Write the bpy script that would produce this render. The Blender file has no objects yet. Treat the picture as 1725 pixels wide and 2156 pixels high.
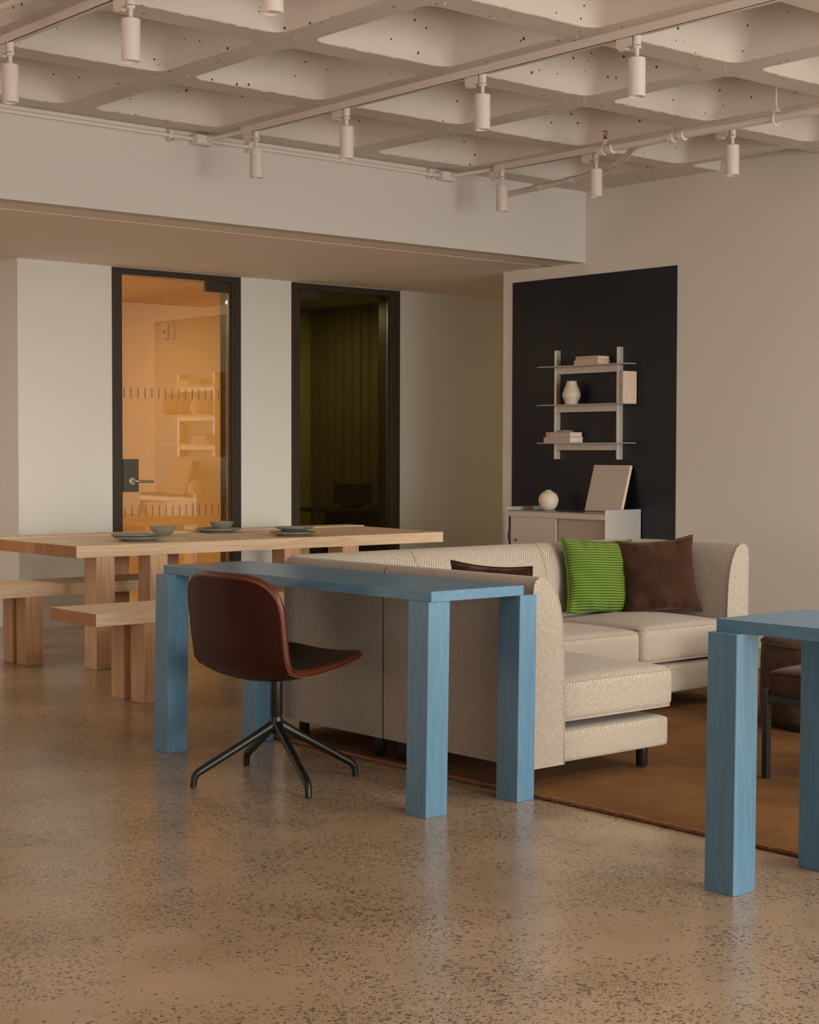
import bpy, bmesh, math, random
from mathutils import Vector, Matrix
random.seed(7)
S = bpy.context.scene
COL = S.collection
PI = math.pi

# ------------------------------------------------------------------ camera
YAW, PIT, ROL = math.radians(40.58354), math.radians(2.09528), math.radians(0.13126)
fw = Vector((math.sin(YAW)*math.cos(PIT), math.cos(YAW)*math.cos(PIT), -math.sin(PIT)))
rt = Vector((math.cos(YAW), -math.sin(YAW), 0)); up = rt.cross(fw)
r2 = rt*math.cos(ROL) + up*math.sin(ROL); u2 = -rt*math.sin(ROL) + up*math.cos(ROL)
cam = bpy.data.cameras.new('camera'); camo = bpy.data.objects.new('camera', cam); COL.objects.link(camo)
M = Matrix((r2, u2, -fw)).transposed().to_4x4(); M.translation = (0, 0, 1.2)
camo.matrix_world = M
cam.sensor_fit = 'HORIZONTAL'; cam.sensor_width = 36; cam.lens = 3476.36/1725*36
cam.clip_start = .05; cam.clip_end = 100
S.camera = camo

# ------------------------------------------------------------------ world, light, exposure
W = bpy.data.worlds.new('world'); S.world = W; W.use_nodes = True
W.node_tree.nodes['Background'].inputs[0].default_value = (.9, .9, .9, 1)
W.node_tree.nodes['Background'].inputs[1].default_value = .25
S.view_settings.view_transform = 'Standard'; S.view_settings.look = 'None'
S.view_settings.gamma = 1; S.view_settings.use_curve_mapping = False
S.view_settings.exposure = 0.16
S.cycles.use_denoising = True
S.cycles.max_bounces = 8; S.cycles.diffuse_bounces = 5; S.cycles.glossy_bounces = 4
S.cycles.transparent_max_bounces = 8; S.cycles.sample_clamp_indirect = 6

def area(name, loc, size, direction, power, color, spread=180):
    l = bpy.data.lights.new(name, 'AREA'); l.shape = 'RECTANGLE'; l.size, l.size_y = size
    l.energy = power; l.color = color; l.spread = math.radians(spread)
    o = bpy.data.objects.new(name, l); COL.objects.link(o); o.location = loc
    o.rotation_euler = Vector(direction).to_track_quat('-Z', 'Y').to_euler()
    return o
WINY = -2.6
# low hazy sun through the same openings
sl = bpy.data.lights.new('hazy_sun', 'SUN'); sl.energy = .92; sl.angle = math.radians(11); sl.color = (1.0, .93, .80)
so = bpy.data.objects.new('hazy_sun', sl); COL.objects.link(so)
so.rotation_euler = Vector((.10, 1, -.065)).to_track_quat('-Z', 'Y').to_euler()
# daylight entering through the three window openings of the street wall behind the camera
WINS = ((0.2, 20), (2.3, 35), (4.4, 95), (6.5, 150))
for x, p in WINS:
    area('window_daylight', (x, WINY-.12, 1.25), (1.8, 2.2), (0, 1, -.12), p*.92, (1.0, .965, .90))
# pinkish light at the left opening, tilted up as added fill for the coffers
area('side_fill', (-3.05, 2.5, 1.5), (4.0, 2.0), (1, 0.30, 0.70), 70, (1.0, .74, .64), 95)
# daylight from the open end of the passage beside the glass doors
area('passage_daylight', (-2.9, 12.3, 1.25), (3.0, 2.2), (1, -.1, 0), 45, (1.0, .86, .72))

# ------------------------------------------------------------------ materials
MATS = {}
def nt(name):
    m = bpy.data.materials.new(name); m.use_nodes = True
    t = m.node_tree; b = t.nodes['Principled BSDF']; MATS[name] = m
    return m, t, b
def N(t, typ, **kw):
    n = t.nodes.new(typ)
    for k, v in kw.items():
        if k.startswith('i_'): n.inputs[k[2:].replace('_', ' ')].default_value = v
        else: setattr(n, k, v)
    return n
def L(t, a, b): t.links.new(a, b)
def rgb(r, g, b): return (r, g, b, 1)
def ramp(t, fac, stops):
    n = t.nodes.new('ShaderNodeValToRGB'); e = n.color_ramp.elements
    while len(e) < len(stops): e.new(.5)
    for k, (p, c) in enumerate(stops): e[k].position = p; e[k].color = c if len(c) == 4 else (*c, 1)
    L(t, fac, n.inputs[0]); return n.outputs[0]
def coords(t, scale=(1, 1, 1), kind='Object', rot=(0, 0, 0)):
    c = N(t, 'ShaderNodeTexCoord'); m = N(t, 'ShaderNodeMapping')
    m.inputs['Scale'].default_value = scale; m.inputs['Rotation'].default_value = rot
    L(t, c.outputs[kind], m.inputs[0]); return m.outputs[0]
def mix(t, fac, a, b, mode='MIX'):
    n = N(t, 'ShaderNodeMix', data_type='RGBA', blend_type=mode)
    for s, v in ((n.inputs[0], fac), (n.inputs[6], a), (n.inputs[7], b)):
        if hasattr(v, 'is_linked') or hasattr(v, 'links'): L(t, v, s)
        else: s.default_value = v
    return n.outputs[2]
def math_(t, op, a, b=None):
    n = N(t, 'ShaderNodeMath', operation=op)
    for s, v in ((n.inputs[0], a), (n.inputs[1], b)):
        if v is None: continue
        if hasattr(v, 'links'): L(t, v, s)
        else: s.default_value = v
    return n.outputs[0]
def bump(t, b, h, strength, dist=.01):
    n = N(t, 'ShaderNodeBump'); n.inputs['Strength'].default_value = strength; n.inputs['Distance'].default_value = dist
    L(t, h, n.inputs['Height']); L(t, n.outputs[0], b.inputs['Normal'])
def noise(t, vec, scale, detail=3, rough=.5):
    n = N(t, 'ShaderNodeTexNoise'); n.inputs['Scale'].default_value = scale
    n.inputs['Detail'].default_value = detail; n.inputs['Roughness'].default_value = rough
    L(t, vec, n.inputs['Vector']); return n.outputs[0]

def plain(name, c, rough=.5, metal=0, nz=0, nscale=30, var=.06, spec=.5):
    m, t, b = nt(name)
    b.inputs['Roughness'].default_value = rough; b.inputs['Metallic'].default_value = metal
    b.inputs['Specular IOR Level'].default_value = spec
    v = coords(t); n = noise(t, v, nscale)
    lo = tuple(max(0, x*(1-var)) for x in c); hi = tuple(min(1, x*(1+var)) for x in c)
    L(t, ramp(t, n, ((.3, lo), (.7, hi))), b.inputs['Base Color'])
    if nz: bump(t, b, n, nz, .004)
    return m
plain('wall_paint', (.64, .615, .575), .75, nz=.05, nscale=90, var=.015, spec=.25)  # white paint, darkened to put the bulkhead's weaker light into the colour
plain('right_wall_paint_lit', (.70, .66, .605), .75, nz=.05, nscale=90, var=.015, spec=.25)  # same white paint, lightened in place of light the right wall lacks
plain('door_wall_paint', (.80, .79, .74), .75, nz=.05, nscale=90, var=.015, spec=.25)  # same white paint, lightened to paint in the door wall's stronger light
plain('pale_carpet', (.62, .50, .40), .9, nz=.1, nscale=200)
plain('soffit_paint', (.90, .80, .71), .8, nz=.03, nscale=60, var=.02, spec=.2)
plain('navy_paint', (.0055, .0065, .0140), .42, nz=.04, nscale=120, var=.05, spec=.35)
plain('white_metal', (.70, .64, .58), .5, nscale=200, var=.02)
plain('black_metal', (.008, .007, .006), .36, nscale=80)
plain('bronze_frame', (.040, .030, .019), .38, nscale=60)
plain('dark_plate', (.075, .066, .042), .5, nscale=60)
plain('steel', (.75, .70, .66), .28, metal=1, nscale=90)
plain('aluminium', (.66, .64, .61), .42, metal=.55, nscale=160, var=.03)
plain('cabinet_metal', (.60, .55, .49), .42, metal=.15, nscale=120, var=.02)
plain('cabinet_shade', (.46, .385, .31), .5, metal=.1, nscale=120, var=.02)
plain('cabinet_top', (.34, .32, .30), .16, metal=.6, nscale=60, var=.05)
plain('shade', (.01, .009, .008), .8)
plain('leather', (.032, .005, .0016), .36, nz=.12, nscale=420, var=.18, spec=.3)
plain('leather_edge_lit', (.095, .020, .0065), .34, nz=.1, nscale=420, var=.1)  # same leather, lightened to paint a highlight along the rolled edge
plain('thread', (.24, .10, .05), .6)
plain('stone_glaze', (.25, .245, .20), .45, nz=.04, nscale=140, var=.16)
plain('cream_ceramic', (.66, .58, .46), .5, nz=.1, nscale=45, var=.10)
plain('ribbed_ceramic', (.70, .60, .49), .6, nz=.05, nscale=60, var=.06)
plain('paper', (.74, .58, .42), .8, nscale=200, var=.05)
plain('paper_white', (.76, .70, .60), .8, nscale=200, var=.05)
plain('book_tan', (.56, .40, .29), .7, nscale=90)
plain('book_grey', (.52, .46, .41), .7, nscale=90)
plain('book_pink', (.50, .41, .37), .7, nscale=90)
plain('book_orange', (.58, .30, .14), .7, nscale=90)
plain('book_blue', (.36, .42, .44), .7, nscale=90)
plain('book_teal', (.20, .32, .36), .7, nscale=90)
plain('cover_pink', (.72, .54, .42), .75, nscale=200, var=.03)
plain('ink', (.10, .08, .07), .8)
plain('canvas', (.54, .46, .40), .85, nz=.1, nscale=300, var=.03)
plain('canvas_edge', (.80, .56, .38), .8, nscale=100)
plain('brown_drum', (.060, .030, .014), .8, nz=.1, nscale=16, var=.45)
plain('copper', (.60, .22, .10), .3, metal=.9)
plain('glass_bulb', (.5, .05, .03), .15)
plain('amber_wall', (.74, .56, .34), .8, nscale=8, var=.02)
plain('green_wall', (.24, .225, .11), .8, nscale=8, var=.04)
plain('board_dark', (.080, .062, .028), .7, nscale=10, var=.12)
plain('joint_dark', (.02, .014, .008), .9)
plain('device', (.78, .62, .50), .5, nscale=90)
plain('rubber', (.006, .006, .006), .6)

def wood(name, dark, light, axis, rough=.55, rand=.25, scale=1.0, end=None):
    """softwood with grain lines along an axis; pieces differ a little by object"""
    m, t, b = nt(name); b.inputs['Roughness'].default_value = rough
    s = {'x': (1.2, 14, 14), 'y': (14, 1.2, 14), 'z': (14, 14, 1.0)}[axis]
    oi = N(t, 'ShaderNodeObjectInfo')
    c = N(t, 'ShaderNodeTexCoord'); off = N(t, 'ShaderNodeVectorMath', operation='MULTIPLY_ADD')
    cb = N(t, 'ShaderNodeCombineXYZ')
    for k in range(3): L(t, oi.outputs['Random'], cb.inputs[k])
    L(t, cb.outputs[0], off.inputs[0]); off.inputs[1].default_value = (7, 13, 5); L(t, c.outputs['Object'], off.inputs[2])
    mp = N(t, 'ShaderNodeMapping'); mp.inputs['Scale'].default_value = tuple(x*scale for x in s); L(t, off.outputs[0], mp.inputs[0])
    n1 = noise(t, mp.outputs[0], .55, 2, .5)
    rings = math_(t, 'SINE', math_(t, 'MULTIPLY', n1, 70))
    fine = noise(t, mp.outputs[0], 7, 3, .6)
    f = math_(t, 'ADD', math_(t, 'MULTIPLY', rings, .13), math_(t, 'ADD', math_(t, 'MULTIPLY', fine, .5), math_(t, 'MULTIPLY', oi.outputs['Random'], rand)))
    mr = N(t, 'ShaderNodeMapRange'); mr.inputs[1].default_value = .10; mr.inputs[2].default_value = .85; L(t, f, mr.inputs[0])
    col = ramp(t, mr.outputs[0], ((0, light), (1, dark)))
    if end:
        sp = N(t, 'ShaderNodeSeparateXYZ'); L(t, c.outputs['Normal'], sp.inputs[0])
        on_end = math_(t, 'GREATER_THAN', math_(t, 'ABSOLUTE', sp.outputs['xyz'.index(axis)]), .7)
        col = mix(t, on_end, col, mix(t, oi.outputs['Random'], rgb(*end), rgb(*(x*.62 for x in end))))
    L(t, col, b.inputs['Base Color'])
    bump(t, b, fine, .06, .002)
    return m
wood('pine_x', (.62, .41, .245), (.85, .68, .475), 'x', end=(.44, .205, .085))
wood('pine_z_shaded', (.46, .235, .110), (.74, .49, .295), 'z')  # leg pine, darkened to paint in the shade under table and benches
BL_D, BL_L = (.066, .172, .268), (.116, .246, .368)
for a in 'yz': wood('blue_ash_'+a, BL_D, BL_L, a, .30, .05, 1.6)

def concrete_ceiling():
    m, t, b = nt('concrete_paint'); b.inputs['Roughness'].default_value = .7; b.inputs['Specular IOR Level'].default_value = .25
    v = coords(t)
    big = noise(t, v, 2.2, 4, .6)
    base = ramp(t, big, ((.3, (.63, .575, .515)), (.7, (.68, .625, .565))))
    vo = N(t, 'ShaderNodeTexVoronoi'); vo.inputs['Scale'].default_value = 42; L(t, v, vo.inputs['Vector'])
    sep = N(t, 'ShaderNodeSeparateColor'); L(t, vo.outputs['Color'], sep.inputs[0])
    patch = noise(t, v, 3.1, 2)
    keep = math_(t, 'GREATER_THAN', sep.outputs[0], math_(t, 'SUBTRACT', 1.34, math_(t, 'MULTIPLY', patch, .95)))
    size = math_(t, 'MULTIPLY', math_(t, 'POWER', sep.outputs[1], 2.0), .33)
    pit = math_(t, 'MULTIPLY', keep, math_(t, 'LESS_THAN', vo.outputs['Distance'], size))
    L(t, mix(t, pit, base, rgb(.10, .065, .045)), b.inputs['Base Color'])
    fine = noise(t, v, 38, 4, .65)
    h = math_(t, 'SUBTRACT', math_(t, 'MULTIPLY', fine, .35), pit)
    bump(t, b, h, .45, .006)
concrete_ceiling()

def concrete_floor():
    m, t, b = nt('polished_concrete')
    v = coords(t)
    big = noise(t, v, .9, 5, .6); mid = noise(t, v, 5, 5, .65)
    base = mix(t, math_(t, 'MULTIPLY', mid, .55), ramp(t, big, ((.3, (.345, .244, .158)), (.7, (.460, .332, .226)))), rgb(.43, .305, .205))
    stain = ramp(t, noise(t, v, 1.7, 4, .7), ((.42, (1, 1, 1)), (.62, (.80, .78, .68))))
    base = mix(t, .8, base, stain, 'MULTIPLY')
    dens = noise(t, v, 2.1, 5, .64)
    col = base
    mask = None
    for sc, lim, amt, c in ((92, .42, 1.00, (.034, .025, .015)), (165, .44, 1.05, (.050, .034, .020)), (48, .24, .60, (.46, .36, .26))):
        wob = N(t, 'ShaderNodeVectorMath', operation='MULTIPLY_ADD')
        nn = N(t, 'ShaderNodeTexNoise'); nn.inputs['Scale'].default_value = sc*1.6; L(t, v, nn.inputs['Vector'])
        L(t, nn.outputs['Color'], wob.inputs[0]); wob.inputs[1].default_value = (.38/sc,)*3; L(t, v, wob.inputs[2])
        vo = N(t, 'ShaderNodeTexVoronoi'); vo.inputs['Scale'].default_value = sc; L(t, wob.outputs[0], vo.inputs['Vector'])
        sep = N(t, 'ShaderNodeSeparateColor'); L(t, vo.outputs['Color'], sep.inputs[0])
        keep = math_(t, 'LESS_THAN', sep.outputs[0], math_(t, 'MULTIPLY', math_(t, 'SUBTRACT', dens, .39), amt*2.5))
        chip = math_(t, 'MULTIPLY', keep, math_(t, 'LESS_THAN', vo.outputs['Distance'], math_(t, 'MULTIPLY', math_(t, 'ADD', sep.outputs[1], .35), lim)))
        if sc == 48:
            chip = math_(t, 'MULTIPLY', chip, math_(t, 'LESS_THAN', sep.outputs[2], .10))
        tone = mix(t, sep.outputs[2], rgb(*c), rgb(*(x*2.1 for x in c)))
        col = mix(t, math_(t, 'MULTIPLY', chip, .78), col, tone)
    L(t, col, b.inputs['Base Color'])
    rr = N(t, 'ShaderNodeMapRange'); L(t, mid, rr.inputs[0]); rr.inputs[3].default_value = .17; rr.inputs[4].default_value = .31
    L(t, rr.outputs[0], b.inputs['Roughness'])
    b.inputs['Specular IOR Level'].default_value = .8
    bump(t, b, mid, .05, .004)
concrete_floor()

def weave(name, light, dark, scale, thr, rough=.9):
    m, t, b = nt(name); b.inputs['Roughness'].default_value = rough; b.inputs['Specular IOR Level'].default_value = .15
    b.inputs['Sheen Weight'].default_value = .15
    v = coords(t)
    sp = N(t, 'ShaderNodeSeparateXYZ'); L(t, v, sp.inputs[0])
    k = 2*PI/scale
    sx = math_(t, 'SINE', math_(t, 'MULTIPLY', math_(t, 'ADD', sp.outputs[0], sp.outputs[1]), k))
    sz = math_(t, 'SINE', math_(t, 'MULTIPLY', math_(t, 'ADD', sp.outputs[2], math_(t, 'MULTIPLY', math_(t, 'SUBTRACT', sp.outputs[0], sp.outputs[1]), .5)), k))
    w = math_(t, 'MULTIPLY', sx, sz)
    n = noise(t, v, 220, 2)
    f = math_(t, 'ADD', math_(t, 'MULTIPLY', w, .5), n)
    L(t, ramp(t, f, ((thr-.25, dark), (thr+.25, light))), b.inputs['Base Color'])
    bump(t, b, f, .25, .002)
weave('sofa_weave', (.58, .525, .445), (.22, .165, .12), .0072, .5)
weave('ottoman_weave', (.085, .026, .010), (.026, .010, .005), .009, .6)

def corduroy():
    m, t, b = nt('green_corduroy'); b.inputs['Roughness'].default_value = .8; b.inputs['Sheen Weight'].default_value = .1
    v = coords(t); sp = N(t, 'ShaderNodeSeparateXYZ'); L(t, v, sp.inputs[0])
    s = math_(t, 'SINE', math_(t, 'ADD', math_(t, 'MULTIPLY', sp.outputs[1], 2*PI/.0125), math_(t, 'MULTIPLY', noise(t, v, 9), 2.2)))
    f = math_(t, 'ADD', math_(t, 'MULTIPLY', s, .5), .5)
    L(t, ramp(t, f, ((.1, (.022, .075, .004)), (.75, (.165, .262, .010)))), b.inputs['Base Color'])
    bump(t, b, f, .7, .006)
corduroy()
def velvet(name, c1, c2, sc=7, sheen=.3):
    m, t, b = nt(name); b.inputs['Roughness'].default_value = .85; b.inputs['Sheen Weight'].default_value = sheen
    b.inputs['Sheen Roughness'].default_value = .45; b.inputs['Sheen Tint'].default_value = (.8, .55, .42, 1)
    b.inputs['Specular IOR Level'].default_value = .1
    v = coords(t); n = noise(t, v, sc, 4, .6)
    L(t, ramp(t, n, ((.3, c1), (.7, c2))), b.inputs['Base Color'])
    bump(t, b, noise(t, v, 300, 2), .2, .003)
velvet('brown_velvet', (.032, .0135, .0075), (.055, .025, .014), 7, .32)
velvet('rug_pile', (.115, .046, .010), (.175, .080, .022), 5, .05)
velvet('rug_edge', (.16, .062, .026), (.34, .15, .075), 90)

def glass_mat(name, tint, refl, rcol):
    m, t, b = nt(name); t.nodes.remove(b)
    out = t.nodes['Material Output']
    tr = N(t, 'ShaderNodeBsdfTransparent'); tr.inputs[0].default_value = rgb(*tint)
    gl = N(t, 'ShaderNodeBsdfGlossy'); gl.inputs['Roughness'].default_value = 0; gl.inputs[0].default_value = rgb(*rcol)
    mx = N(t, 'ShaderNodeMixShader'); fr = N(t, 'ShaderNodeFresnel'); fr.inputs[0].default_value = 1.5
    fac = math_(t, 'MINIMUM', math_(t, 'ADD', math_(t, 'MULTIPLY', fr.outputs[0], 1.0), refl), .9)
    L(t, fac, mx.inputs[0]); L(t, tr.outputs[0], mx.inputs[1]); L(t, gl.outputs[0], mx.inputs[2]); L(t, mx.outputs[0], out.inputs[0])
glass_mat('amber_glass', (.88, .78, .56), .21, (1, 1, 1))
glass_mat('green_glass', (.66, .62, .42), .0, (.45, .42, .30))

# ------------------------------------------------------------------ mesh helpers
def root_loc(p):
    v = Vector((0, 0, 0)); q = p
    while q is not None: v += q.location; q = q.parent
    return v
def obj(name, bm, mat, parent=None, smooth=False, local=False, recalc=True):
    """link a bmesh (world coordinates unless local) as one mesh object"""
    if parent is not None and not local: bmesh.ops.translate(bm, verts=bm.verts, vec=-root_loc(parent))
    if recalc: bmesh.ops.recalc_face_normals(bm, faces=bm.faces)
    me = bpy.data.meshes.new(name); bm.to_mesh(me); bm.free()
    if smooth and recalc:
        for p in me.polygons: p.use_smooth = True
        if smooth == 'auto':
            try: me.set_sharp_from_angle(angle=math.radians(38))
            except Exception: pass
    mats = mat if isinstance(mat, (list, tuple)) else [mat]
    for k in mats: me.materials.append(MATS[k])
    o = bpy.data.objects.new(name, me); COL.objects.link(o); o.parent = parent
    return o
def thing(name, label, cat, loc, group=None, rz=0):
    o = bpy.data.objects.new(name, None); COL.objects.link(o); o.location = loc; o.rotation_euler.z = rz
    o.empty_display_size = .1
    o['label'] = label; o['category'] = cat
    if group: o['group'] = group
    return o
def tag(o, label, cat, group=None):
    o['label'] = label; o['category'] = cat
    if group: o['group'] = group
    return o
def struct(name, bm, mat, parent=None, smooth=False):
    o = obj(name, bm, mat, parent, smooth)
    if parent is None: o['kind'] = 'structure'
    return o
def box(bm, x0, x1, y0, y1, z0, z1, bev=0, seg=2, shear=(0, 0), mi=0):
    vs = [bm.verts.new((x + (shear[0] if z == z1 else 0), y + (shear[1] if z == z1 else 0), z)) for x in (x0, x1) for y in (y0, y1) for z in (z0, z1)]
    fs = [(0, 1, 3, 2), (4, 6, 7, 5), (0, 4, 5, 1), (2, 3, 7, 6), (0, 2, 6, 4), (1, 5, 7, 3)]
    F = [bm.faces.new([vs[i] for i in f]) for f in fs]
    for f in F: f.material_index = mi
    if bev:
        es = list({e for f in F for e in f.edges})
        bmesh.ops.bevel(bm, geom=es, offset=bev, segments=seg, affect='EDGES', profile=.5)
    return bm
def B(*a, **k): return box(bmesh.new(), *a, **k)
def lathe(bm, prof, cx=0, cy=0, seg=40, closed=False):
    rings = []
    for r, z in prof:
        rings.append([bm.verts.new((cx + r*math.cos(2*PI*k/seg), cy + r*math.sin(2*PI*k/seg), z)) for k in range(seg)] if r > 1e-6 else [bm.verts.new((cx, cy, z))])
    n = len(rings)
    for i in range(n if closed else n-1):
        a, b = rings[i], rings[(i+1) % n]
        for k in range(seg):
            k2 = (k+1) % seg
            if len(a) == 1 and len(b) == 1: continue
            if len(a) == 1: bm.faces.new((a[0], b[k], b[k2]))
            elif len(b) == 1: bm.faces.new((a[k], a[k2], b[0]))
            else: bm.faces.new((a[k], a[k2], b[k2], b[k]))
    return bm
def tube(bm, pts, rad, seg=12, cap=True, closed=False):
    pts = [Vector(p) for p in pts]; n = len(pts); rings = []
    rads = rad if isinstance(rad, (list, tuple)) else [rad]*n
    tang = []
    for i in range(n):
        if closed: d = pts[(i+1) % n]-pts[i-1]
        else: d = pts[min(i+1, n-1)]-pts[max(i-1, 0)]
        tang.append(d.normalized())
    ref = Vector((0, 0, 1)) if abs(tang[0].z) < .9 else Vector((1, 0, 0))
    nrm = (ref - tang[0]*ref.dot(tang[0])).normalized()
    for i in range(n):
        nrm = (nrm - tang[i]*nrm.dot(tang[i])).normalized(); bn = tang[i].cross(nrm)
        rings.append([bm.verts.new(pts[i] + rads[i]*(math.cos(2*PI*k/seg)*nrm + math.sin(2*PI*k/seg)*bn)) for k in range(seg)])
    for i in range(n if closed else n-1):
        a, b = rings[i], rings[(i+1) % n]
        for k in range(seg): bm.faces.new((a[k], a[(k+1) % seg], b[(k+1) % seg], b[k]))
    if cap and not closed:
        bm.faces.new(rings[0]); bm.faces.new(rings[-1][::-1])
    return bm
def arc_path(pts, r=.03, n=6):
    """round the inner corners of a polyline"""
    pts = [Vector(p) for p in pts]; out = [pts[0]]
    for i in range(1, len(pts)-1):
        a, b, c = pts[i-1], pts[i], pts[i+1]
        d1 = (a-b).normalized(); d2 = (c-b).normalized()
        k = min(r, (a-b).length*.49, (c-b).length*.49)
        for j in range(n+1):
            u = j/n; out.append((1-u)**2*(b+d1*k) + 2*u*(1-u)*b + u*u*(b+d2*k))
    out.append(pts[-1]); return out
def rrect(x0, x1, y0, y1, r, n=5):
    P = []
    for cx, cy, a in ((x1-r, y1-r, 0), (x0+r, y1-r, 90), (x0+r, y0+r, 180), (x1-r, y0+r, 270)):
        for k in range(n+1):
            t = math.radians(a + 90*k/n); P.append((cx + r*math.cos(t), cy + r*math.sin(t)))
    return P
def prism(bm, poly, z0, z1):
    a = [bm.verts.new((x, y, z0)) for x, y in poly]; b = [bm.verts.new((x, y, z1)) for x, y in poly]; n = len(poly)
    bm.faces.new(a[::-1]); bm.faces.new(b)
    for k in range(n): bm.faces.new((a[k], a[(k+1) % n], b[(k+1) % n], b[k]))
    return bm
def soft_box(bm, x0, x1, y0, y1, z0, z1, r, crown=0, n=14, sag=0):
    """rounded cushion: cube-sphere style rounded box with a crowned top"""
    c = Vector(((x0+x1)/2, (y0+y1)/2, (z0+z1)/2)); h = Vector(((x1-x0)/2, (y1-y0)/2, (z1-z0)/2))
    def warp(u): return math.copysign(1-(1-abs(u))**1.6, u)
    cache = {}
    def vert(q):
        key = tuple(round(a, 5) for a in q)
        if key in cache: return cache[key]
        p = Vector((q[0]*h.x, q[1]*h.y, q[2]*h.z))
        inn = Vector([max(-(h[k]-r), min(h[k]-r, p[k])) for k in range(3)])
        d = p-inn
        if d.length > 1e-9:
            p = inn + d.normalized()*r
        cr = (1-q[0]**2)*(1-q[1]**2)
        if q[2] > 0: p.z += crown*cr*q[2]
        v = bm.verts.new(c+p); cache[key] = v; return v
    g = [warp(-1+2*k/n) for k in range(n+1)]
    for ax in range(3):
        for sgn in (-1, 1):
            for i in range(n):
                for j in range(n):
                    def q(a, b):
                        v = [0, 0, 0]; v[ax] = sgn; v[(ax+1) % 3] = a; v[(ax+2) % 3] = b; return v
                    f = [vert(q(g[i], g[j])), vert(q(g[i+1], g[j])), vert(q(g[i+1], g[j+1])), vert(q(g[i], g[j+1]))]
                    try: bm.faces.new(f)
                    except ValueError: pass
    return bm
def copy_tree(o, parent=None):
    c = o.copy(); COL.objects.link(c); c.parent = parent
    for ch in [k for k in o.children]: copy_tree(ch, c)
    return c

# ------------------------------------------------------------------ setting: room shell
XR, YD, YB = 8.205, 10.068, 7.754          # right wall, door wall, bulkhead planes
ZS, ZC = 2.479, 2.955                       # soffit and rib heights
struct('floor', B(-3.3, 13, WINY-.4, 15, -.2, 0), 'polished_concrete')
b = bmesh.new(); box(b, XR, XR+.22, WINY, 8.553, 0, 3.45)
struct('wall_right', b, 'right_wall_paint_lit')
struct('trim_1', B(XR-.003, XR+.01, 6.947, 8.456, .0, 2.396), 'navy_paint')['label'] = 'tall navy rectangle painted on the right wall'
b = bmesh.new()
for x0, x1 in ((5.187, 5.902), (6.984, 7.446), (8.518, 13)): box(b, x0, x1, YD, YD+.16, 0, 2.6)
for x0, x1 in ((5.902, 6.984), (7.446, 8.518)): box(b, x0, x1, YD, YD+.16, 2.476, 2.6)
box(b, 5.187, 5.30, YD+.16, 14, 0, 2.6)
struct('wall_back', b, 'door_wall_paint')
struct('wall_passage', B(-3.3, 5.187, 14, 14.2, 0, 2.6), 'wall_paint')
struct('wall_end', B(13, 13.2, 8, 15, 0, 2.6), 'wall_paint')
struct('wall_corridor', B(XR+.22, 13, 8.35, 8.55, 0, 2.6), 'wall_paint')
b = bmesh.new(); box(b, -3.2, -3.0, WINY, 15, 0, .5); box(b, -3.2, -3.0, WINY, 15, 2.5, 3.45)
box(b, -3.2, -3.0, WINY, .5, .5, 2.5); box(b, -3.2, -3.0, 4.5, 15, .5, 2.5)
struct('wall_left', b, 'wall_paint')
b = bmesh.new(); box(b, -3.2, 8.4, WINY-.2, WINY, 0, .15); box(b, -3.2, 8.4, WINY-.2, WINY, 2.35, 3.45)
for x0, x1 in ((-3.2, -.70), (1.10, 1.40), (3.20, 3.50), (5.30, 5.60), (7.40, 8.4)): box(b, x0, x1, WINY-.2, WINY, .15, 2.35)
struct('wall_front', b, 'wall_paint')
# bulkhead + soffit with its slot
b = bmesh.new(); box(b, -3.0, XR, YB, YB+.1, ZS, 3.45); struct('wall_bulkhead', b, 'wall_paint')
b = bmesh.new()
box(b, -3.0, 13, YB+.1, 8.060, ZS, ZS+.2); box(b, -3.0, 13, 8.078, 15, ZS, ZS+.2); box(b, 8.09, 13, 8.05, 8.09, ZS, ZS+.2)
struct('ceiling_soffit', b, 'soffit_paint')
struct('trim_2', B(-3.0, 8.09, 8.0755, 8.0785, ZS-.0008, ZS+.02), 'soffit_paint')['label'] = 'thin white bead along the soffit slot'
struct('trim_3', B(-3.0, 8.09, 8.058, 8.08, ZS+.05, ZS+.06), 'shade')['label'] = 'dark bottom of the soffit slot'

# waffle ceiling: every coffer a tapered pan with rounded corners
b = bmesh.new()
XRIB = [-2.32, -1.385, -.45, .485, 1.42, 2.355, 3.29, 4.23, 5.165, 6.097, 7.03, 7.877]
def xe(k): return (XRIB[k]-.083, XRIB[k]+.083) if k < len(XRIB)-1 else (7.835, 7.92)
YR0 = [7.625, 6.703, 5.765, 4.848]; YRIB = YR0 + [4.848-.93*k for k in range(1, 11)]
xspans = [(-3.0, -2.403)] + [(xe(k)[1], xe(k+1)[0]) for k in range(len(XRIB)-1)] + [(7.92, 8.70)]
yspans = [(7.708, YB)] + [(YRIB[k+1]+.083, YRIB[k]-.083) for k in range(len(YRIB)-1)]
PANS = []
def quad(b, x0, x1, y0, y1, z):
    if x1 > x0 and y1 > y0: b.faces.new([b.verts.new(p) for p in ((x0, y0, z), (x1, y0, z), (x1, y1, z), (x0, y1, z))])
for k in range(len(XRIB)):
    x0, x1 = xe(k); quad(b, x0, x1, WINY, YB, ZC)
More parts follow.
